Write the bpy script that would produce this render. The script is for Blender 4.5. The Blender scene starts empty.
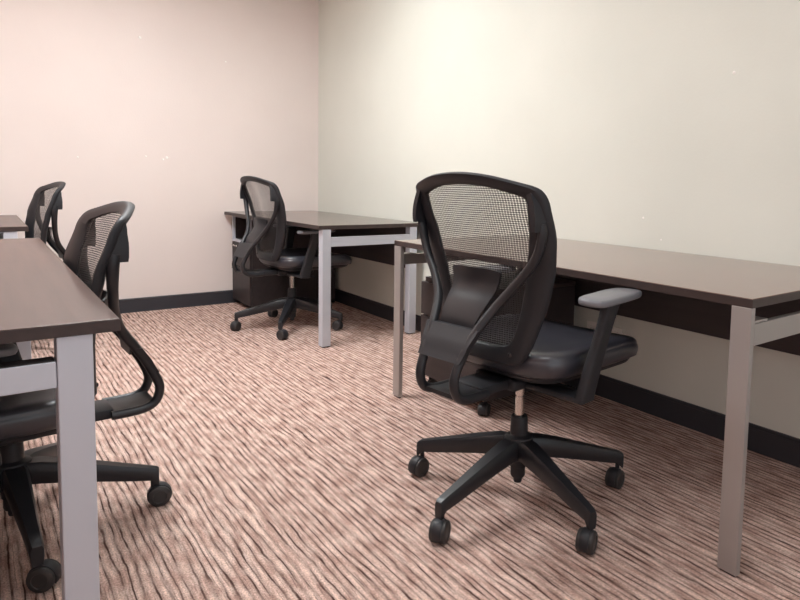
import bpy, bmesh, math, random
from mathutils import Vector, Matrix
random.seed(4)
SC = bpy.context.scene
COL = SC.collection
PI = math.pi
R = math.radians
ALL = []

# ------------------------------------------------------------------ helpers
def obj(name, bm, mat, parent=None, loc=None, smooth=None, uv=False):
    me = bpy.data.meshes.new(name)
    bmesh.ops.recalc_face_normals(bm, faces=bm.faces[:])
    bm.to_mesh(me); bm.free()
    me.materials.append(mat)
    o = bpy.data.objects.new(name, me)
    COL.objects.link(o)
    if parent: o.parent = parent
    if loc: o.location = loc
    if smooth is not None:
        for p in me.polygons: p.use_smooth = True
        md = o.modifiers.new('split', 'EDGE_SPLIT'); md.split_angle = math.radians(smooth)
    return o

def thing(name, label, cat, loc=(0, 0, 0), rz=0, group=None):
    o = bpy.data.objects.new(name, None)
    COL.objects.link(o)
    o.empty_display_size = .1
    o.location = loc; o.rotation_euler = (0, 0, rz)
    tag(o, label, cat, group)
    return o

def tag(o, label, cat, group=None):
    o['label'] = label; o['category'] = cat
    if group: o['group'] = group

def struct(name, bm, mat, parent=None):
    o = obj(name, bm, mat, parent)
    if not parent: o['kind'] = 'structure'
    return o

def add_box(bm, x0, x1, y0, y1, z0, z1, bev=0.0, seg=2):
    b = bmesh.new()
    bmesh.ops.create_cube(b, size=1)
    bmesh.ops.scale(b, vec=(x1 - x0, y1 - y0, z1 - z0), verts=b.verts)
    bmesh.ops.translate(b, vec=((x0 + x1) / 2, (y0 + y1) / 2, (z0 + z1) / 2), verts=b.verts)
    if bev:
        bmesh.ops.bevel(b, geom=b.edges[:], offset=bev, segments=seg, affect='EDGES', profile=.5)
    merge(bm, b)

def merge(bm, b, mtx=None):
    if mtx: bmesh.ops.transform(b, matrix=mtx, verts=b.verts)
    t = bpy.data.meshes.new('tmp'); b.to_mesh(t); b.free()
    bm.from_mesh(t); bpy.data.meshes.remove(t)

def box(x0, x1, y0, y1, z0, z1, bev=0.0, seg=2):
    bm = bmesh.new(); add_box(bm, x0, x1, y0, y1, z0, z1, bev, seg); return bm

def add_lathe(bm, prof, n=28, mtx=None):
    """prof: list of (r, z) from bottom to top, revolved about z."""
    b = bmesh.new(); rings = []
    for r, z in prof:
        if r < 1e-6: rings.append([b.verts.new((0, 0, z))])
        else: rings.append([b.verts.new((r * math.cos(2 * PI * i / n), r * math.sin(2 * PI * i / n), z)) for i in range(n)])
    for A, B in zip(rings, rings[1:]):
        for i in range(n):
            j = (i + 1) % n
            if len(A) == 1 and len(B) == 1: continue
            if len(A) == 1: b.faces.new((A[0], B[i], B[j]))
            elif len(B) == 1: b.faces.new((A[i], A[j], B[0]))
            else: b.faces.new((A[i], A[j], B[j], B[i]))
    merge(bm, b, mtx)

def crom(pts, n, closed=False):
    """n samples per span of a Catmull-Rom curve through pts (tuples of any length)."""
    out = []; N = len(pts); spans = N if closed else N - 1
    for i in range(spans):
        def g(k):
            return pts[k % N] if closed else pts[max(0, min(N - 1, k))]
        p0, p1, p2, p3 = g(i - 1), g(i), g(i + 1), g(i + 2)
        for s in range(n):
            t = s / n
            out.append(tuple(.5 * (2 * b + (c - a) * t + (2 * a - 5 * b + 4 * c - d) * t * t + (3 * b - a - 3 * c + d) * t ** 3)
                             for a, b, c, d in zip(p0, p1, p2, p3)))
    if not closed: out.append(tuple(pts[-1]))
    return out

def add_sweep(bm, path, n=14, per=6, ref=(0, 1, 0)):
    """path: (x, y, z, ra, rb): ra half-width along ref (projected), rb across it."""
    P = crom(path, per)
    rings = []
    for i, p in enumerate(P):
        c = Vector(p[:3])
        t = (Vector(P[min(i + 1, len(P) - 1)][:3]) - Vector(P[max(i - 1, 0)][:3])).normalized()
        a = Vector(ref); a = (a - t * a.dot(t)).normalized(); b = t.cross(a)
        rings.append([bm.verts.new(c + a * (p[3] * math.cos(2 * PI * k / n)) + b * (p[4] * math.sin(2 * PI * k / n))) for k in range(n)])
    for A, B in zip(rings, rings[1:]):
        for k in range(n):
            j = (k + 1) % n
            bm.faces.new((A[k], A[j], B[j], B[k]))
    bm.faces.new(rings[0]); bm.faces.new(rings[-1])

def add_grid_slab(bm, f, g, nu, nv):
    """closed slab between surfaces f(u,v) and g(u,v), u and v in 0..1"""
    A = [[bm.verts.new(f(i / nu, j / nv)) for j in range(nv + 1)] for i in range(nu + 1)]
    B = [[bm.verts.new(g(i / nu, j / nv)) for j in range(nv + 1)] for i in range(nu + 1)]
    for i in range(nu):
        for j in range(nv):
            bm.faces.new((A[i][j], A[i + 1][j], A[i + 1][j + 1], A[i][j + 1]))
            bm.faces.new((B[i][j], B[i][j + 1], B[i + 1][j + 1], B[i + 1][j]))
    for i in range(nu):
        bm.faces.new((A[i][0], B[i][0], B[i + 1][0], A[i + 1][0]))
        bm.faces.new((A[i][nv], A[i + 1][nv], B[i + 1][nv], B[i][nv]))
    for j in range(nv):
        bm.faces.new((A[0][j], A[0][j + 1], B[0][j + 1], B[0][j]))
        bm.faces.new((A[nu][j], B[nu][j], B[nu][j + 1], A[nu][j + 1]))

# ------------------------------------------------------------------ materials
def srgb(r, g, b):
    def c(v):
        v /= 255
        return v / 12.92 if v <= .04045 else ((v + .055) / 1.055) ** 2.4
    return (c(r), c(g), c(b), 1)

def mat(name, col, rough=.5, metal=0.0, spec=.5, coat=0.0, coat_rough=.1, bump=None):
    m = bpy.data.materials.new(name); m.use_nodes = True
    nt = m.node_tree; b = nt.nodes['Principled BSDF']
    b.inputs['Base Color'].default_value = col
    b.inputs['Roughness'].default_value = rough
    b.inputs['Metallic'].default_value = metal
    b.inputs['Specular IOR Level'].default_value = spec
    b.inputs['Coat Weight'].default_value = coat
    b.inputs['Coat Roughness'].default_value = coat_rough
    if bump:
        scale, strength, dist = bump
        tc = nt.nodes.new('ShaderNodeTexCoord')
        n = nt.nodes.new('ShaderNodeTexNoise'); n.inputs['Scale'].default_value = scale; n.inputs['Detail'].default_value = 3
        nt.links.new(tc.outputs['Object'], n.inputs['Vector'])
        bp = nt.nodes.new('ShaderNodeBump'); bp.inputs['Strength'].default_value = strength; bp.inputs['Distance'].default_value = dist
        nt.links.new(n.outputs['Fac'], bp.inputs['Height'])
        nt.links.new(bp.outputs['Normal'], b.inputs['Normal'])
    return m

def node(nt, typ, **kw):
    n = nt.nodes.new(typ)
    for k, v in kw.items(): setattr(n, k, v)
    return n

def wall_mat(name, c1, c2, scale=1.2):
    m = mat(name, c1, .62, spec=.3)
    nt = m.node_tree; b = nt.nodes['Principled BSDF']
    tc = node(nt, 'ShaderNodeTexCoord')
    n = node(nt, 'ShaderNodeTexNoise'); n.inputs['Scale'].default_value = scale; n.inputs['Detail'].default_value = 5
    nt.links.new(tc.outputs['Object'], n.inputs['Vector'])
    r = node(nt, 'ShaderNodeValToRGB'); r.color_ramp.elements[0].position = .35; r.color_ramp.elements[1].position = .65
    r.color_ramp.elements[0].color = c1; r.color_ramp.elements[1].color = c2
    nt.links.new(n.outputs['Fac'], r.inputs['Fac']); nt.links.new(r.outputs['Color'], b.inputs['Base Color'])
    n2 = node(nt, 'ShaderNodeTexNoise'); n2.inputs['Scale'].default_value = 90; n2.inputs['Detail'].default_value = 2
    nt.links.new(tc.outputs['Object'], n2.inputs['Vector'])
    bp = node(nt, 'ShaderNodeBump'); bp.inputs['Strength'].default_value = .12; bp.inputs['Distance'].default_value = .004
    nt.links.new(n2.outputs['Fac'], bp.inputs['Height']); nt.links.new(bp.outputs['Normal'], b.inputs['Normal'])
    return m

def carpet_mat():
    m = mat('striped_carpet', (1, 1, 1, 1), .95, spec=.1)
    nt = m.node_tree; b = nt.nodes['Principled BSDF']; L = nt.links.new
    tc = node(nt, 'ShaderNodeTexCoord')
    def noise(sx, sy, scale=1, detail=2.0, rough=.5, off=0):
        mp = node(nt, 'ShaderNodeMapping'); mp.inputs['Scale'].default_value = (sx, sy, 1); mp.inputs['Location'].default_value = (off, off * .7, 0)
        L(tc.outputs['Object'], mp.inputs['Vector'])
        n = node(nt, 'ShaderNodeTexNoise'); n.inputs['Scale'].default_value = scale; n.inputs['Detail'].default_value = detail; n.inputs['Roughness'].default_value = rough
        L(mp.outputs['Vector'], n.inputs['Vector']); return n.outputs['Fac']
    def ramp(fac, stops):
        r = node(nt, 'ShaderNodeValToRGB'); e = r.color_ramp.elements
        while len(e) < len(stops): e.new(.5)
        for q, (p, c) in zip(e, stops): q.position = p; q.color = c
        L(fac, r.inputs['Fac']); return r.outputs['Color']
    def mix(f, a, c, typ='MIX'):
        n = node(nt, 'ShaderNodeMix', data_type='RGBA', blend_type=typ)
        if isinstance(f, (int, float)): n.inputs['Factor'].default_value = f
        else: L(f, n.inputs['Factor'])
        for s, v in ((6, a), (7, c)):
            if isinstance(v, tuple): n.inputs[s].default_value = v
            else: L(v, n.inputs[s])
        return n.outputs[2]
    def math_(op, a, c=None):
        n = node(nt, 'ShaderNodeMath', operation=op)
        for q, v in enumerate((a, c)):
            if v is None: continue
            if isinstance(v, (int, float)): n.inputs[q].default_value = v
            else: L(v, n.inputs[q])
        return n.outputs[0]
    sep = node(nt, 'ShaderNodeSeparateXYZ'); L(tc.outputs['Object'], sep.inputs[0])
    def ribs(period, off, wob):
        x = math_('ADD', math_('ADD', math_('ADD', sep.outputs[0], math_('MULTIPLY', noise(14, 5, detail=1.0, off=off), wob)), math_('MULTIPLY', noise(24, .9, detail=2.0, off=off + 17), .030)), math_('MULTIPLY', noise(60, 26, detail=1.0, off=off + 5), .0045))
        w = math_('SINE', math_('MULTIPLY', x, 2 * PI / period))
        return w
    G1 = lambda v: (v, v, v, 1)
    light = srgb(222, 194, 182); mid = srgb(188, 155, 143); dark = srgb(70, 43, 38)
    base = ramp(noise(38, 12, detail=3, off=3), [(.38, mid), (.62, light)])
    rib = ribs(.0215, 1, .020)
    low = ramp(rib, [(.0, G1(.88)), (.5, G1(1.0)), (.9, G1(1.14))])
    col = mix(1.0, base, low, 'MULTIPLY')
    groove = ramp(math_('MULTIPLY', rib, -1.0), [(.60, G1(0)), (.95, G1(1))])
    where = ramp(noise(40, 8, detail=2.0, off=11), [(.36, G1(.12)), (.58, G1(.95))])
    col = mix(math_('MULTIPLY', groove, where), col, dark)
    rib2 = ribs(.0117, 31, .020)
    groove2 = ramp(math_('MULTIPLY', rib2, -1.0), [(.5, G1(0)), (.95, G1(.8))])
    where2 = ramp(noise(38, 10, detail=1.0, off=41), [(.50, G1(0)), (.60, G1(.62))])
    col = mix(math_('MULTIPLY', groove2, where2), col, srgb(120, 92, 86))
    tuft = ramp(noise(230, 170, detail=2.5, rough=.7), [(.34, G1(.60)), (.62, G1(1.12))])
    col = mix(1.0, col, tuft, 'MULTIPLY')
    L(col, b.inputs['Base Color'])
    bp = node(nt, 'ShaderNodeBump'); bp.inputs['Strength'].default_value = .6; bp.inputs['Distance'].default_value = .004
    L(noise(240, 160, detail=2), bp.inputs['Height']); L(bp.outputs['Normal'], b.inputs['Normal'])
    return m

def wood_mat(name, c1, c2, rough, coat):
    m = mat(name, c1, rough, spec=.12 if coat else .4, coat=coat, coat_rough=.10)
    nt = m.node_tree; b = nt.nodes['Principled BSDF']; L = nt.links.new
    tc = node(nt, 'ShaderNodeTexCoord'); mp = node(nt, 'ShaderNodeMapping'); mp.inputs['Scale'].default_value = (38, 2.2, 38)
    L(tc.outputs['Object'], mp.inputs['Vector'])
    n = node(nt, 'ShaderNodeTexNoise'); n.inputs['Scale'].default_value = 1; n.inputs['Detail'].default_value = 6
    L(mp.outputs['Vector'], n.inputs['Vector'])
    r = node(nt, 'ShaderNodeValToRGB'); r.color_ramp.elements[0].position = .3; r.color_ramp.elements[1].position = .7
    r.color_ramp.elements[0].color = c1; r.color_ramp.elements[1].color = c2
    L(n.outputs['Fac'], r.inputs['Fac']); L(r.outputs['Color'], b.inputs['Base Color'])
    return m

def mesh_mat():
    m = mat('chair_mesh', srgb(58, 55, 56), .55)
    nt = m.node_tree; b = nt.nodes['Principled BSDF']; L = nt.links.new
    tc = node(nt, 'ShaderNodeTexCoord'); sp = node(nt, 'ShaderNodeSeparateXYZ'); L(tc.outputs['UV'], sp.inputs[0])
    def wave(sock, period):
        k = node(nt, 'ShaderNodeMath', operation='MULTIPLY'); k.inputs[1].default_value = 2 * PI / period; L(sock, k.inputs[0])
        s = node(nt, 'ShaderNodeMath', operation='SINE'); L(k.outputs[0], s.inputs[0]); return s.outputs[0]
    pr = node(nt, 'ShaderNodeMath', operation='MULTIPLY'); L(wave(sp.outputs[0], .017), pr.inputs[0]); L(wave(sp.outputs[1], .0125), pr.inputs[1])
    ab = node(nt, 'ShaderNodeMath', operation='ABSOLUTE'); L(pr.outputs[0], ab.inputs[0])
    lt = node(nt, 'ShaderNodeMath', operation='LESS_THAN'); lt.inputs[1].default_value = .27; L(ab.outputs[0], lt.inputs[0])
    L(lt.outputs[0], b.inputs['Alpha'])
    return m

M = {
    'wall_back': wall_mat('warm_wall_paint', srgb(228, 216, 211), srgb(233, 221, 216)),
    'wall_right': wall_mat('cream_wall_paint', srgb(217, 219, 210), srgb(223, 225, 216)),
    'wall_left': wall_mat('rose_wall_paint', srgb(228, 196, 186), srgb(232, 202, 192)),
    'ceiling': mat('ceiling_tile', srgb(235, 233, 228), .9, bump=(60, .3, .004)),
    'carpet': carpet_mat(),
    'baseboard': mat('vinyl_baseboard', srgb(50, 50, 56), .45),
    'top': wood_mat('espresso_laminate', srgb(72, 52, 47), srgb(82, 60, 54), .5, .45),
    'top_right': wood_mat('painted_sheen_laminate', srgb(112, 82, 71), srgb(124, 92, 80), .5, 1.0),  # same laminate as the left desks; wall reflection painted in as lighter brown
    'top_corner': wood_mat('corner_laminate', srgb(78, 62, 54), srgb(88, 70, 62), .5, .8),  # same laminate, lightened midway for its weaker reflection
    'edge': wood_mat('espresso_edge', srgb(58, 47, 45), srgb(66, 53, 51), .45, 0),
    'panel': wood_mat('espresso_panel', srgb(50, 43, 44), srgb(57, 49, 49), .5, 0),
    'silver': mat('silver_paint', srgb(196, 200, 210), .45, metal=.15, bump=(300, .05, .001)),
    'steel': mat('brushed_steel', srgb(168, 163, 160), .42, metal=.45, bump=(300, .05, .001)),
    'dark_metal': mat('dark_metal', srgb(48, 46, 48), .5, metal=.3),
    'plastic': mat('black_nylon', srgb(38, 38, 42), .5, spec=.4, bump=(420, .12, .001)),
    'gloss_plastic': mat('black_plastic', srgb(34, 34, 38), .40),
    'leather': mat('black_vinyl', srgb(48, 48, 56), .42, spec=.6, coat=.6, coat_rough=.3, bump=(160, .10, .002)),
    'pad': mat('armrest_pad', srgb(112, 112, 117), .36, bump=(300, .08, .001)),
    'rubber': mat('caster_rubber', srgb(52, 49, 49), .55),
    'chrome': mat('chrome', srgb(205, 200, 196), .16, metal=1.0),
    'mesh': mesh_mat(),
    'white_plastic': mat('white_plastic', srgb(246, 243, 236), .4),
    'slot': mat('outlet_slot', srgb(70, 66, 62), .6),
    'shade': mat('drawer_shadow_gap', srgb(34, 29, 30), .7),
    'fleck': mat('white_filler', srgb(250, 247, 242), .7),
}
def emit(name, col, s):
    m = bpy.data.materials.new(name); m.use_nodes = True; nt = m.node_tree
    e = nt.nodes.new('ShaderNodeEmission'); e.inputs[0].default_value = col; e.inputs[1].default_value = s
    nt.links.new(e.outputs[0], nt.nodes['Material Output'].inputs[0]); return m

# ------------------------------------------------------------------ the room
XW, YF, ZC = -2.95, -6.3, 2.62
struct('floor', box(XW, 0, YF, 0, -.06, 0), M['carpet'])
wb = struct('wall_back', box(XW - .1, .1, 0, .1, -.06, ZC), M['wall_back'])
wr = struct('wall_right', box(0, .1, YF, 0, -.06, ZC), M['wall_right'])
struct('wall_left', box(XW - .1, XW, YF, 0, -.06, ZC), M['wall_left'])
struct('wall_front', box(XW - .1, .1, YF - .1, YF, -.06, ZC), M['wall_back'])
bm = bmesh.new()
WX0, WX1, WZ0, WZ1 = -2.6, -.5, .35, 2.25
for a, b_ in ((WX0, WX0 + .05), (-1.575, -1.525), (WX1 - .05, WX1)): add_box(bm, a, b_, YF, YF + .05, WZ0, WZ1, .004)
for a, b_ in ((WZ0, WZ0 + .05), (WZ1 - .05, WZ1)): add_box(bm, WX0 + .05, WX1 - .05, YF, YF + .05, a, b_, .004)
win = struct('window_1', bm, M['silver'])
obj('daylit_pane', box(WX0 + .04, WX1 - .04, YF + .01, YF + .018, WZ0 + .04, WZ1 - .04), emit('daylight_glow', (.88, .95, 1, 1), 1.4), win)
struct('ceiling', box(XW - .1, .1, YF - .1, .1, ZC, ZC + .08), M['ceiling'])

def baseboard(length):
    """profile extruded along +x, wall at y = 0, room towards -y"""
    bm = bmesh.new()
    pr = [(0, 0), (-.013, 0), (-.012, .012), (-.010, .088), (-.0125, .092), (-.0125, .098), (-.009, .103), (0, .103)]
    A = [bm.verts.new((0, y, z)) for y, z in pr]; B = [bm.verts.new((length, y, z)) for y, z in pr]
    for i in range(len(pr)):
        j = (i + 1) % len(pr); bm.faces.new((A[i], A[j], B[j], B[i]))
    bm.faces.new(A); bm.faces.new(B); return bm
b = struct('baseboard_back', baseboard(2.95 - .013), M['baseboard']); b.location = (XW, 0, 0)
b = struct('baseboard_right', baseboard(6.3), M['baseboard']); b.rotation_euler.z = -PI / 2; b.location = (0, 0, 0)

# small dabs of filler left on the walls
def fleck(parent, c, n, r):
    bm = bmesh.new(); N = Vector(n)
    b2 = bmesh.new(); bmesh.ops.create_icosphere(b2, subdivisions=2, radius=r)
    bmesh.ops.scale(b2, vec=[.3 if abs(v) > .5 else 1 for v in N], verts=b2.verts)
    merge(bm, b2, Matrix.Translation(c)); obj('filler_dab', bm, M['fleck'], parent, smooth=180)

FLECKS_BACK = [(-1.36, 1.99, .010), (-1.197, 1.140, .010), (-1.222, 1.126, .007), (-1.337, 1.144, .006), (-.765, 1.90, .006), (-1.76, 1.12, .006)]
for x, z, r in FLECKS_BACK: fleck(wb, (x, 0, z), (0, 1, 0), r)
for y, z, r in [(-3.83, 1.46, .007), (-3.43, .87, .005), (-2.72, .99, .006), (-3.53, .78, .004)]: fleck(wr, (0, y, z), (1, 0, 0), r)

# ceiling lights (recessed troffers, above the frame)
def ceiling_light(x, y, w, l, label, power, col):
    t = thing('ceiling_light', label, 'light', (x, y, ZC), 0, 'recessed ceiling lights')
    bm = bmesh.new()
    for a in (-1, 1):
        add_box(bm, a * w / 2 - .02, a * w / 2 + .02, -l / 2 - .02, l / 2 + .02, -.012, .0)
        add_box(bm, -w / 2 + .02, w / 2 - .02, a * l / 2 - .02, a * l / 2 + .02, -.012, .0)
    obj('frame', bm, M['white_plastic'], t)
    obj('diffuser', box(-w / 2 + .02, w / 2 - .02, -l / 2 + .02, l / 2 - .02, -.004, -.001), emit('diffuser_glow', col, power), t)
LP = [(-.80, -1.80, .6, .6, 'square recessed ceiling light nearest the right wall, above the far desk', 9.0, (.97, 1, .99, 1)),
      (-1.85, -2.0, .6, 1.2, 'long recessed ceiling light over the middle of the carpet', 34.0, (.97, 1, 1, 1)),
      (-1.85, -4.4, .6, 1.2, 'long recessed ceiling light over the near desks', 10.0, (.97, 1, 1, 1))]
for a in LP: ceiling_light(*a)

# wall outlets under the nearest right desk
def outlet(y, label):
    t = thing('wall_outlet', label, 'outlet', (0, y, .29), 0, 'outlets under the long desk')
    obj('cover_plate', box(-.007, 0, -.037, .037, -.06, .06, .002), M['white_plastic'], t)
    for s in (-1, 1):
        r = obj('receptacle', box(-.009, -.005, -.017, .017, s * .024 - .015, s * .024 + .015, .003), M['white_plastic'], t)
        bm = bmesh.new()
        for q in (-1, 1): add_box(bm, -.0095, -.008, q * .007 - .0015, q * .007 + .0015, s * .024 - .006, s * .024 + .006)
        obj('socket_slot', bm, M['slot'], r)
outlet(-3.165, 'white wall outlet under the near right desk, the one nearer the drawer cabinet')
outlet(-3.308, 'white wall outlet under the near right desk, the one nearer the viewer')

# ------------------------------------------------------------------ desks
TH = .735
def desk(label, x0, x1, y0, y1, legs, rails, leg_mat, panel=None, slab=.024, top='top'):
    """world-axis desk; root at floor under its middle. legs: (x0,x1,y0,y1); rails: (x0,x1,y0,y1,z0,z1)"""
    cx, cy = (x0 + x1) / 2, (y0 + y1) / 2
    t = thing('office_desk', label, 'desk', (cx, cy, 0))
    o = obj('desktop', box(x0 - cx + .001, x1 - cx - .001, y0 - cy + .001, y1 - cy - .001, TH - .002, TH, .0012), M[top], t)
    obj('edge_band', box(x0 - cx, x1 - cx, y0 - cy, y1 - cy, TH - slab, TH - .0015, .001), M['edge'], o)
    for a in legs:
        obj('leg', box(a[0] - cx, a[1] - cx, a[2] - cy, a[3] - cy, .006, TH - slab, .0022, 2), leg_mat, t)
        l = [c for c in t.children if c.name.startswith('leg')][-1]
        obj('foot_glide', box(a[0] - cx + .004, a[1] - cx - .004, a[2] - cy + .006, a[3] - cy - .006, 0, .007, .001), M['dark_metal'], l)
    for r in rails:
        obj('end_rail', box(r[0] - cx, r[1] - cx, r[2] - cy, r[3] - cy, r[4], r[5], .002), leg_mat, t)
    if panel:
        obj('modesty_panel', box(panel[0] - cx, panel[1] - cx, panel[2] - cy, panel[3] - cy, panel[4], TH - slab - .001, .001), M['panel'], t)
    return t

# near right desk
RX, RN, RF = -.821, -4.392, -2.661
d = desk('dark brown desk along the right wall, nearest the viewer, with flat steel legs', RX, -.006, RN, RF,
     [(RX, RX + .02, RN + .001, RN + .056), (-.055, -.03, RN + .001, RN + .056), (RX, RX + .02, RF - .056, RF - .001), (-.055, -.03, RF - .056, RF - .001)],
     [(RX + .021, -.056, RN + .002, RN + .022, .612, .669), (RX + .021, -.056, RF - .022, RF - .002, .622, .669)],
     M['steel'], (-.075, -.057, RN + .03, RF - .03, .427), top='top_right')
for s, y in ((1, RN), (-1, RF)):
    obj('rail_channel', box(RX + .024 - (RX - .006) / 2, RX + .09 - (RX - .006) / 2, min(y + s * .004, y + s * .05) - (RN + RF) / 2, max(y + s * .004, y + s * .05) - (RN + RF) / 2, .67, .676, .001), M['steel'], d)
# far right desk in the corner
FX, FN = -.757, -1.6875
d = desk('dark brown desk in the far corner of the room, with square silver legs', FX, -.006, FN, -.006,
     [(FX + .024, FX + .078, FN + .001, FN + .055), (-.12, -.066, FN + .001, FN + .055)],
     [(FX + .079, -.121, FN + .003, FN + .03, .607, .664)],
     M['silver'], (-.075, -.057, FN + .06, -.46, .425), top='top_corner')
d.rotation_euler.z = R(1.2); d.location.x -= .0176; d.location.y -= .004
# left desks
LX, LW = -2.119, XW + .02
LN, LF = -3.83, -1.961
d = desk('dark brown desk at the left edge, nearest the viewer, on a broad silver leg', LW, LX, LN, LF,
     [(LX - .102, LX - .045, LN + .004, LN + .059), (LW + .045, LW + .102, LN + .004, LN + .059), (LX - .102, LX - .045, LF - .059, LF - .004), (LW + .045, LW + .102, LF - .059, LF - .004)],
     [(LW + .103, LX - .103, LN + .006, LN + .046, .617, .666), (LW + .103, LX - .103, LF - .046, LF - .006, .617, .666)],
     M['silver'], (LW + .07, LW + .088, LN + .065, LF - .065, .427))
for y0, y1 in ((LN + .009, LN + .043), (LF - .043, LF - .009)):
    obj('rail_channel', box(LW + .105 - (LW + LX) / 2, LX - .105 - (LW + LX) / 2, y0 - (LN + LF) / 2, y1 - (LN + LF) / 2, .6655, .668), M['dark_metal'], d)
GN, GF = -1.265, -.20
desk('dark brown desk at the left edge, behind the near one, close to the back wall', LW, LX, GN, GF,
     [(LX - .102, LX - .045, GN + .004, GN + .059), (LW + .045, LW + .102, GN + .004, GN + .059), (LX - .102, LX - .045, GF - .059, GF - .004), (LW + .045, LW + .102, GF - .059, GF - .004)],
     [(LW + .103, LX - .103, GN + .006, GN + .046, .617, .666), (LW + .103, LX - .103, GF - .046, GF - .006, .617, .666)],
     M['silver'], (LW + .07, LW + .088, GN + .065, GF - .065, .427))

# ------------------------------------------------------------------ drawer units
def bar_handle(parent, y0, y1, x, z, m):
    bm = bmesh.new()
    add_sweep(bm, [(x + .02, y0, z, .004, .004), (x, y0, z, .004, .004), (x - .001, (y0 + y1) / 2, z, .004, .004), (x, y1, z, .004, .004), (x + .02, y1, z, .004, .004)], 8, 5, (0, 0, 1))
    return obj('handle', bm, m, parent, smooth=60)

# fixed pedestal under the far corner desk: open cubby over drawers
px0, px1, py0, py1 = -.735, -.04, -.43, -.022
p = thing('drawer_pedestal', 'dark brown drawer pedestal with open cubby under the far corner desk', 'cabinet', ((px0 + px1) / 2, (py0 + py1) / 2, 0))
X = lambda v: v - (px0 + px1) / 2
Y = lambda v: v - (py0 + py1) / 2
bm = bmesh.new()
add_box(bm, X(px0 + .02), X(px1), Y(py0), Y(py0 + .018), .03, .708)
add_box(bm, X(px0 + .02), X(px1), Y(py1 - .018), Y(py1), .03, .708)
add_box(bm, X(px1 - .015), X(px1), Y(py0 + .018), Y(py1 - .018), .03, .708)
add_box(bm, X(px0 + .02), X(px1 - .015), Y(py0 + .018), Y(py1 - .018), .03, .05)
add_box(bm, X(px0 + .02), X(px1 - .015), Y(py0 + .018), Y(py1 - .018), .505, .523)
add_box(bm, X(px0 + .02), X(px1 - .015), Y(py0 + .018), Y(py1 - .018), .69, .708)
obj('body', bm, M['panel'], p)
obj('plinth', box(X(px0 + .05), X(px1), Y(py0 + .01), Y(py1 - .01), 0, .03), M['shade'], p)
bm = bmesh.new()
add_box(bm, X(px0), X(px0 + .02), Y(py1 - .024), Y(py1), .503, .708, .001)
add_box(bm, X(px0), X(px0 + .02), Y(py0), Y(py0 + .018), .503, .708, .001)
add_box(bm, X(px0), X(px0 + .02), Y(py0 + .018), Y(py1 - .024), .503, .524, .001)
o = obj('cubby_trim', bm, M['silver'], p); o['label'] = 'light grey trim around the cubby'
for z0, z1 in ((.04, .315), (.32, .498)):
    dr = obj('drawer_front', box(X(px0), X(px0 + .019), Y(py0 + .002), Y(py1 - .002), z0, z1, .0015), M['panel'], p)
    bar_handle(dr, Y(py1 - .15), Y(py1 - .05), X(px0 - .02), z1 - .022, M['chrome'])

# mobile pedestal on casters under the near right desk
mx0, mx1, my0, my1 = -.665, -.12, -3.15, -2.655
p = thing('mobile_pedestal', 'dark brown mobile drawer pedestal on casters under the near right desk', 'cabinet', ((mx0 + mx1) / 2, (my0 + my1) / 2, 0))
X = lambda v: v - (mx0 + mx1) / 2
Y = lambda v: v - (my0 + my1) / 2
obj('body', box(X(mx0 + .02), X(mx1), Y(my0 + .002), Y(my1 - .002), .075, .535, .002), M['panel'], p)
obj('top_panel', box(X(mx0 + .01), X(mx1), Y(my0), Y(my1 - .02), .536, .556, .002), M['edge'], p)
for z0, z1 in ((.08, .37), (.376, .532)):
    dr = obj('drawer_front', box(X(mx0), X(mx0 + .019), Y(my0), Y(my1), z0, z1, .0015), M['panel'], p)
    bar_handle(dr, Y(-3.0), Y(-2.84), X(mx0 - .02), z1 - .03, M['dark_metal'])

def caster_parts(parent, loc, ang, stem_top, name='caster', r=.031):
    """twin-wheel caster: hooded body and two wheels, axle across local y; stem at parent's loc, wheel trails"""
    tr = .016
    bm = bmesh.new()
    add_lathe(bm, [(0, r * 1.2), (.0075, r * 1.2), (.0075, stem_top), (0, stem_top)], 12)
    # hood: arc over the wheels
    b2 = bmesh.new(); n = 14; rings = []
    prof = [(-.013, r - .004), (-.013, r + .002), (-.010, r + .0035), (.010, r + .0035), (.013, r + .002), (.013, r - .004)]
    for i in range(n + 1):
        a = math.radians(-30) + (math.radians(235)) * i / n
        rings.append([b2.verts.new((-tr + rr * math.cos(a), y, r + rr * math.sin(a))) for y, rr in prof])
    for A, B in zip(rings, rings[1:]):
        for k in range(len(prof)):
            j = (k + 1) % len(prof); b2.faces.new((A[k], A[j], B[j], B[k]))
    b2.faces.new(rings[0]); b2.faces.new(rings[-1]); merge(bm, b2)
    add_lathe(bm, [(0, -.004), (r * .6, -.004), (r * .6, .004), (0, .004)], 16, Matrix.Translation((-tr, 0, r)) @ Matrix.Rotation(PI / 2, 4, 'X'))
    c = obj(name, bm, M['plastic'], parent, loc, smooth=40)
    c.rotation_euler = (0, 0, ang)
    for s in (-1, 1):
        b3 = bmesh.new()
        add_lathe(b3, [(0, 0.002), (r - .002, .002), (r, .004), (r, .0205), (r - .003, .0235), (r * .62, .0245), (r * .58, .0225), (0, .0225)], 26,
                  Matrix.Translation((-tr, 0, r)) @ Matrix.Rotation(-s * PI / 2, 4, 'X'))
        obj('wheel', b3, M['rubber'], c, smooth=40)
    return c
for x, y, a in ((mx0 + .05, my0 + .05, .6), (mx0 + .04, my1 - .03, 2.6), (mx1 - .06, my0 + .05, .3), (mx1 - .06, my1 - .05, 1.2)):
    caster_parts(p, (X(x), Y(y), 0), a, .076, r=.027)

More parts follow.
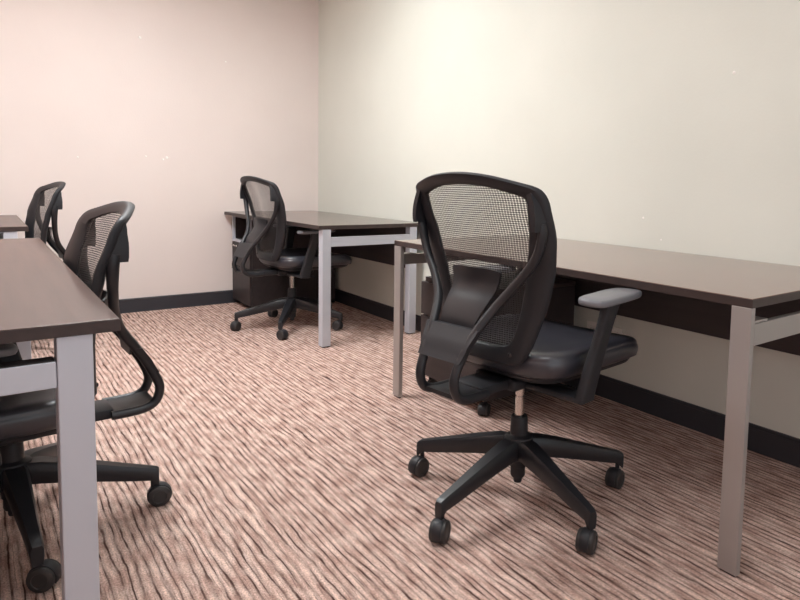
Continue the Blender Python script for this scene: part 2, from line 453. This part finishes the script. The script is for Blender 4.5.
# ------------------------------------------------------------------ the task chair
def lerp_tab(tab, v):
    if v <= tab[0][0]: return tab[0][1]
    for (a, p), (b, q) in zip(tab, tab[1:]):
        if v <= b:
            t = (v - a) / (b - a); t = t * t * (3 - 2 * t) * .35 + t * .65
            return p + (q - p) * t
    return tab[-1][1]
XC = [(.47, -.188), (.55, -.186), (.65, -.188), (.75, -.200), (.85, -.224), (.95, -.260), (1.04, -.300)]
def back_x(y, z): return lerp_tab(XC, z) + .047 * (abs(y) / .25) ** 2

OUT_R = [(0, .487), (.090, .487), (.136, .494), (.164, .530), (.196, .61), (.225, .70), (.247, .80), (.256, .88), (.255, .95), (.249, .982), (.234, .999), (.195, 1.011), (.10, 1.031)]
INN_R = [(0, .540), (.072, .543), (.106, .556), (.124, .595), (.140, .66), (.156, .73), (.173, .81), (.186, .88), (.195, .935), (.196, .960), (.187, .972), (.155, .982), (.085, .998)]
def full(h, top): return h + [top] + [(-y, z) for y, z in h[:0:-1]]
OUTL = full(OUT_R, (0, 1.038)); INNL = full(INN_R, (0, 1.003))

def star_leg(a):
    """one leg of the five-star base running along angle a"""
    bm = bmesh.new()
    st = [(.030, .030, .135, .196), (.07, .030, .132, .194), (.14, .026, .121, .178), (.22, .022, .106, .156), (.30, .0175, .090, .134), (.345, .0155, .083, .122), (.360, .0150, .066, .117), (.366, .013, .064, .112)]
    rings = []
    for d, w, z0, z1 in st:
        c = .30 * (z1 - z0)
        pr = [(-w * .82, z0), (w * .82, z0), (w, z0 + c), (w, z1 - c * .6), (w * .72, z1), (-w * .72, z1), (-w, z1 - c * .6), (-w, z0 + c)]
        rings.append([bm.verts.new((d * math.cos(a) - y * math.sin(a), d * math.sin(a) + y * math.cos(a), z)) for y, z in pr])
    for A, B in zip(rings, rings[1:]):
        for k in range(8):
            j = (k + 1) % 8; bm.faces.new((A[k], A[j], B[j], B[k]))
    bm.faces.new(rings[0]); bm.faces.new(rings[-1])
    return bm

def mir(path, s): return [(p[0], p[1] * s) + tuple(p[2:]) for p in path]

def make_chair(label, loc, theta, star, drop, caster_angles, group=None):
    """theta: facing (from +x), star: world angle of one base leg, drop: seat height change"""
    t = thing('task_chair', label, 'chair', loc, theta, group)
    s0 = star - theta
    # --- base
    bm = bmesh.new()
    add_lathe(bm, [(0, .128), (.040, .128), (.046, .136), (.048, .19), (.044, .200), (.030, .205), (.029, .206), (.027, .262), (.025, .266), (.0, .266)], 28)
    obj('column_cover', bm, M['plastic'], t, smooth=35)
    bm = bmesh.new()
    add_lathe(bm, [(0, .045), (.012, .045), (.014, .050), (.014, .062), (.021, .064), (.024, .07), (.024, .098), (.028, .10), (.030, .13), (0, .13)], 24)
    obj('gas_cylinder', bm, M['plastic'], t, smooth=35)
    for k in range(5):
        a = s0 + k * 2 * PI / 5
        obj('base_leg', star_leg(a), M['gloss_plastic'], t, smooth=38)
        caster_parts(t, (.350 * math.cos(a), .350 * math.sin(a), 0), caster_angles[k] - theta, .085)
    U = -drop
    bm = bmesh.new()
    add_lathe(bm, [(0, .25), (.0145, .25), (.0145, .330), (.0125, .331), (.0125, .335), (.0145, .336), (.0145, .39 + U), (0, .39 + U)], 24)
    o = obj('gas_lift', bm, M['chrome'], t, smooth=40)
    # --- everything above moves with the lift
    up = Vector((0, 0, U))
    def part(name, bm, m, smooth=None, parent=t):
        if parent is t: return obj(name, bm, m, parent, up, smooth=smooth)
        return obj(name, bm, m, parent, smooth=smooth)
    # tilt mechanism with lever
    bm = bmesh.new()
    add_box(bm, -.245, -.10, -.06, .06, .394, .424, .008, 2)
    add_box(bm, -.13, .12, -.085, .085, .388, .424, .012, 3)
    add_box(bm, -.05, .05, -.045, .045, .374, .392, .008, 2)
    mech = part('tilt_mechanism', bm, M['plastic'], 40)
    bm = bmesh.new()
    add_sweep(bm, [(.02, -.06, .392, .005, .005), (.03, -.16, .392, .005, .005), (.035, -.20, .390, .006, .004), (.04, -.245, .388, .010, .004)], 10, 4, (1, 0, 0))
    part('height_lever', bm, M['plastic'], 50, mech)
    # seat shell and cushion
    def plan(a):   # superellipse outline, slightly wider in front
        c, s = math.cos(a), math.sin(a)
        e = 2 / 5.2
        x = math.copysign(abs(c) ** e, c); y = math.copysign(abs(s) ** e, s)
        return (.093 + .258 * x, y * (.256 + .012 * x))
    def cushion(prof, n=72):
        bm = bmesh.new(); rings = []
        for r, z in prof:
            ring = []
            for i in range(n):
                px, py = plan(2 * PI * i / n)
                x = .093 + (px - .093) * r; y = py * r
                f = max(0, (x - .16) / .17); q = max(0, (-.05 - x) / .12)
                zz = z + .010 - .018 * f * f * (1 if z > .44 else .15) + .006 * q * q + .010 * (abs(y) / .25) ** 3
                ring.append(bm.verts.new((x, y, zz)))
            rings.append(ring)
        for A, B in zip(rings, rings[1:]):
            for i in range(n):
                j = (i + 1) % n; bm.faces.new((A[i], A[j], B[j], B[i]))
        bm.faces.new(rings[0]); bm.faces.new(rings[-1]); return bm
    part('seat_shell', cushion([(.4, .412), (.80, .414), (.90, .424), (.93, .436), (.6, .437)]), M['plastic'], 50)
    seat = part('seat', cushion([(.3, .432), (.90, .434), (.955, .440), (.985, .451), (1.0, .468), (1.0, .480), (.993, .488), (.984, .491), (.986, .494), (.975, .502), (.945, .509), (.88, .5135), (.78, .5135), (.60, .509), (.40, .506), (.2, .505), (.05, .505)]), M['leather'], 180)
    # --- backrest frame
    per = 6
    O = crom(OUTL, per, True); I = crom(INNL, per, True)
    prof = [(0, .002), (.03, -.008), (.14, -.0145), (.5, -.0155), (.86, -.010), (.97, -.004), (1, .002), (.94, .0085), (.5, .012), (.10, .0105), (.02, .007)]
    bm = bmesh.new(); rings = []
    for (oy, oz), (iy, iz) in zip(O, I):
        ring = []
        for s, dx in prof:
            y = oy + (iy - oy) * s; z = oz + (iz - oz) * s
            ring.append(bm.verts.new((back_x(y, z) + dx, y, z)))
        rings.append(ring)
    n = len(rings); k_ = len(prof)
    for i in range(n):
        A, B = rings[i], rings[(i + 1) % n]
        for k in range(k_):
            j = (k + 1) % k_; bm.faces.new((A[k], A[j], B[j], B[k]))
    # side wings that carry the support tubes
    for sd in (-1, 1):
        inner = [(.985, .232), (.95, .244), (.91, .249), (.87, .247), (.845, .243)]
        def wing(u, v, off):
            z = .985 - .102 * v
            y = lerp_tab([(.845, .240), (.87, .247), (.91, .2495), (.95, .244), (.985, .230)], z)
            xf = back_x(y, z)
            depth = .012 + .046 * min(1, v * 1.05) ** .8
            return (xf - .006 - depth * u, sd * (y - off - .006 * u), z)
        add_grid_slab(bm, lambda u, v: wing(u, v, 0), lambda u, v: wing(u, v, .016), 6, 8)
    frame = part('backrest_frame', bm, M['plastic'], 42)
    # --- mesh panel
    bm = bmesh.new(); uvl = bm.loops.layers.uv.new('UVMap')
    J = 14; rings = []
    for iy, iz in I:
        rings.append([(iy * (1.03 - 1.03 * j / J), .78 + ((iz - .78) * 1.02) * (1 - j / J)) for j in range(J + 1)])
    V = [[bm.verts.new((back_x(y, z) - .002, y, z)) for y, z in R[:-1]] for R in rings]
    cen = bm.verts.new((back_x(0, .78) - .002, 0, .78))
    for i in range(len(V)):
        A, B = V[i], V[(i + 1) % len(V)]
        for j in range(J - 1): bm.faces.new((A[j], A[j + 1], B[j + 1], B[j]))
        bm.faces.new((A[J - 1], cen, B[J - 1]))
    for f in bm.faces:
        for l in f.loops: l[uvl].uv = (l.vert.co.y, l.vert.co.z)
    g = bmesh.ops.duplicate(bm, geom=bm.verts[:] + bm.edges[:] + bm.faces[:])
    bmesh.ops.translate(bm, vec=(.004, 0, 0), verts=[v for v in g['geom'] if isinstance(v, bmesh.types.BMVert)])
    part('mesh_panel', bm, M['mesh'], 180)
    # --- support tubes
    path = [(-.220, .240, .905, .010, .016), (-.216, .237, .865, .011, .016), (-.219, .214, .80, .012, .014), (-.233, .160, .73, .013, .013), (-.256, .117, .67, .0135, .0135), (-.296, .090, .61, .0135, .0135),
            (-.330, .077, .555, .0135, .0135), (-.357, .070, .50, .0135, .0135), (-.366, .069, .465, .0135, .0135), (-.355, .069, .430, .0135, .0135), (-.325, .070, .412, .0135, .0135), (-.275, .070, .408, .0135, .0135), (-.235, .070, .408, .0135, .0135)]
    for sd in (-1, 1):
        bm = bmesh.new(); add_sweep(bm, mir(path, sd), 14, 6)
        part('support_tube', bm, M['gloss_plastic'], 60)
    # bracket plate between the tubes
    def br(u, v, off):
        z = .606 - .086 * v
        xs = lerp_tab([(.50, -.359), (.555, -.331), (.61, -.297)], z)
        hw = lerp_tab([(.50, .080), (.555, .090), (.61, .104)], z)
        y = (u * 2 - 1) * hw
        return (xs + off + .012 * (1 - (u * 2 - 1) ** 2) * 0, y, z)
    bm = bmesh.new(); add_grid_slab(bm, lambda u, v: br(u, v, -.014), lambda u, v: br(u, v, .004), 6, 6)
    bracket = part('back_bracket', bm, M['plastic'], 40)
    for sd in (-1, 1):
        b5 = bmesh.new(); add_lathe(b5, [(0, 0), (.006, 0), (.007, .003), (.004, .006), (0, .006)], 12, Matrix.Translation((back_x(.115, .522) - .013, sd * .115, .522)) @ Matrix.Rotation(-PI / 2, 4, 'Y'))
        part('bolt', b5, M['dark_metal'], 40, frame)
    # lower plate joining the tubes under the seat
    def lp(u, v, off):
        y = (u * 2 - 1) * .068; x = -.355 + .12 * v
        return (x, y, lerp_tab([(-.38, .428), (-.35, .420), (-.30, .412), (-.2, .410)], x) + off)
    bm = bmesh.new(); add_grid_slab(bm, lambda u, v: lp(u, v, .006), lambda u, v: lp(u, v, -.006), 4, 8)
    part('lower_plate', bm, M['plastic'], 40)
    # lumbar support: S-curved blade rising from the bracket to the mesh
    pr = crom([(-.290, .580), (-.289, .615), (-.278, .645), (-.262, .675), (-.243, .705), (-.238, .735), (-.244, .768)], 6)
    def lum(u, v, off):
        k = v * (len(pr) - 1); i = min(int(k), len(pr) - 2); f = k - i
        x = pr[i][0] + (pr[i + 1][0] - pr[i][0]) * f; z = pr[i][1] + (pr[i + 1][1] - pr[i][1]) * f
        hw = .058 + .038 * v ** .8
        y = (u * 2 - 1) * hw
        return (x + off + .030 * (y / .1) ** 2 * v, y, z - .010 * v * (abs(u * 2 - 1)) ** 4)
    bm = bmesh.new(); add_grid_slab(bm, lambda u, v: lum(u, v, -.003), lambda u, v: lum(u, v, .003), 14, 24)
    part('lumbar_support', bm, M['gloss_plastic'], 50)
    # --- arms
    for sd, ax, al in ((-1, .025, -.014), (1, .14, -.062)):
        bm = bmesh.new()
        st = [(-.072, .290, .398, .034, .017), (-.068, .294, .43, .034, .0175), (-.054, .304, .50, .032, .0165), (-.036, .316, .58, .030, .0155), (-.018, .326, .655, .032, .017), (-.014, .328, .686, .040, .022)]
        rings = []
        for x, y, z, a, b_ in crom(st, 5):
            ring = []
            for k in range(20):
                c, s = math.cos(2 * PI * k / 20), math.sin(2 * PI * k / 20)
                e = .55
                ring.append(bm.verts.new((x + ax + a * math.copysign(abs(c) ** e, c), sd * (y + al) + b_ * math.copysign(abs(s) ** e, s), z)))
            rings.append(ring)
        for A, B in zip(rings, rings[1:]):
            for k in range(20):
                j = (k + 1) % 20; bm.faces.new((A[k], A[j], B[j], B[k]))
        bm.faces.new(rings[0]); bm.faces.new(rings[-1])
        y0, y1 = sorted((sd * .08, sd * (.305 + al)))
        add_box(bm, -.105 + ax, -.039 + ax, y0, y1, .392, .410, .006, 2)
        arm = part('armrest', bm, M['plastic'], 40)
        outl = [(-.078, -.040), (-.072, .036), (.02, .048), (.105, .049), (.148, .038), (.168, .006), (.162, -.026), (.120, -.044), (.02, -.05)]
        C_ = crom(outl, 6, True)
        bm = bmesh.new(); rings = []
        for r, z in [(.85, .688), (.965, .689), (.992, .692), (1.0, .697), (.995, .702), (.965, .7055), (.88, .708), (.4, .710)]:
            rings.append([bm.verts.new((-.055 + ax + px * r, sd * (.330 + al - py * r), z - .004 + .003 * math.sin((px) * 9))) for px, py in C_])
        for A, B in zip(rings, rings[1:]):
            m_ = len(A)
            for k in range(m_):
                j = (k + 1) % m_; bm.faces.new((A[k], A[j], B[j], B[k]))
        bm.faces.new(rings[0]); bm.faces.new(rings[-1])
        pad = part('arm_pad', bm, M['pad'], 60, arm)
    return t

G = 'black mesh task chairs'
make_chair('black mesh-back task chair in front, pulled up to the near right desk', (-.981, -3.720, 0), R(8), R(46.5), 0, [R(a) for a in (20, 10, 35, 25, 15)])
make_chair('black mesh-back task chair at the far corner desk beside the back wall', (-.662, -1.06, 0), R(4), R(20.6), .02, [R(a) for a in (10, 200, 40, 110, 300)])
make_chair('black mesh-back task chair partly hidden behind the near left desk', (-2.270, -3.03, 0), R(182), R(59), .11, [R(a) for a in (60, 120, 200, 150, 170)])
make_chair('black mesh-back task chair at the far left desk, smallest in view on the left', (-2.22, -.72, 0), R(186), R(30), .08, [R(a) for a in (60, 120, 200, 15, 50)])

# ------------------------------------------------------------------ camera
cam = bpy.data.cameras.new('camera'); co = bpy.data.objects.new('camera', cam); COL.objects.link(co)
cx, cy, cz, yaw, pit, rol, f, ppx, ppy = -2.3294, -5.1859, 1.0087, .6778, .0823, .0238, 633.6724, 482.9797, 235.1045
d = Vector((math.sin(yaw) * math.cos(pit), math.cos(yaw) * math.cos(pit), -math.sin(pit)))
r = Vector((math.cos(yaw), -math.sin(yaw), 0)); u = r.cross(d)
r2 = r * math.cos(rol) + u * math.sin(rol); u2 = -r * math.sin(rol) + u * math.cos(rol)
co.matrix_world = Matrix(((r2.x, u2.x, -d.x, cx), (r2.y, u2.y, -d.y, cy), (r2.z, u2.z, -d.z, cz), (0, 0, 0, 1)))
cam.sensor_fit = 'HORIZONTAL'; cam.sensor_width = 36; cam.lens = f / 800 * 36
cam.shift_x = (400 - ppx) / 800; cam.shift_y = (ppy - 300) / 800
cam.clip_start = .05
SC.camera = co

w = bpy.data.worlds.new('world'); SC.world = w; w.use_nodes = True
w.node_tree.nodes['Background'].inputs[0].default_value = (.9, .92, 1, 1)
w.node_tree.nodes['Background'].inputs[1].default_value = .02
vs = SC.view_settings
vs.view_transform = 'Standard'; vs.look = 'None'; vs.exposure = .11; vs.gamma = 1; vs.use_curve_mapping = False
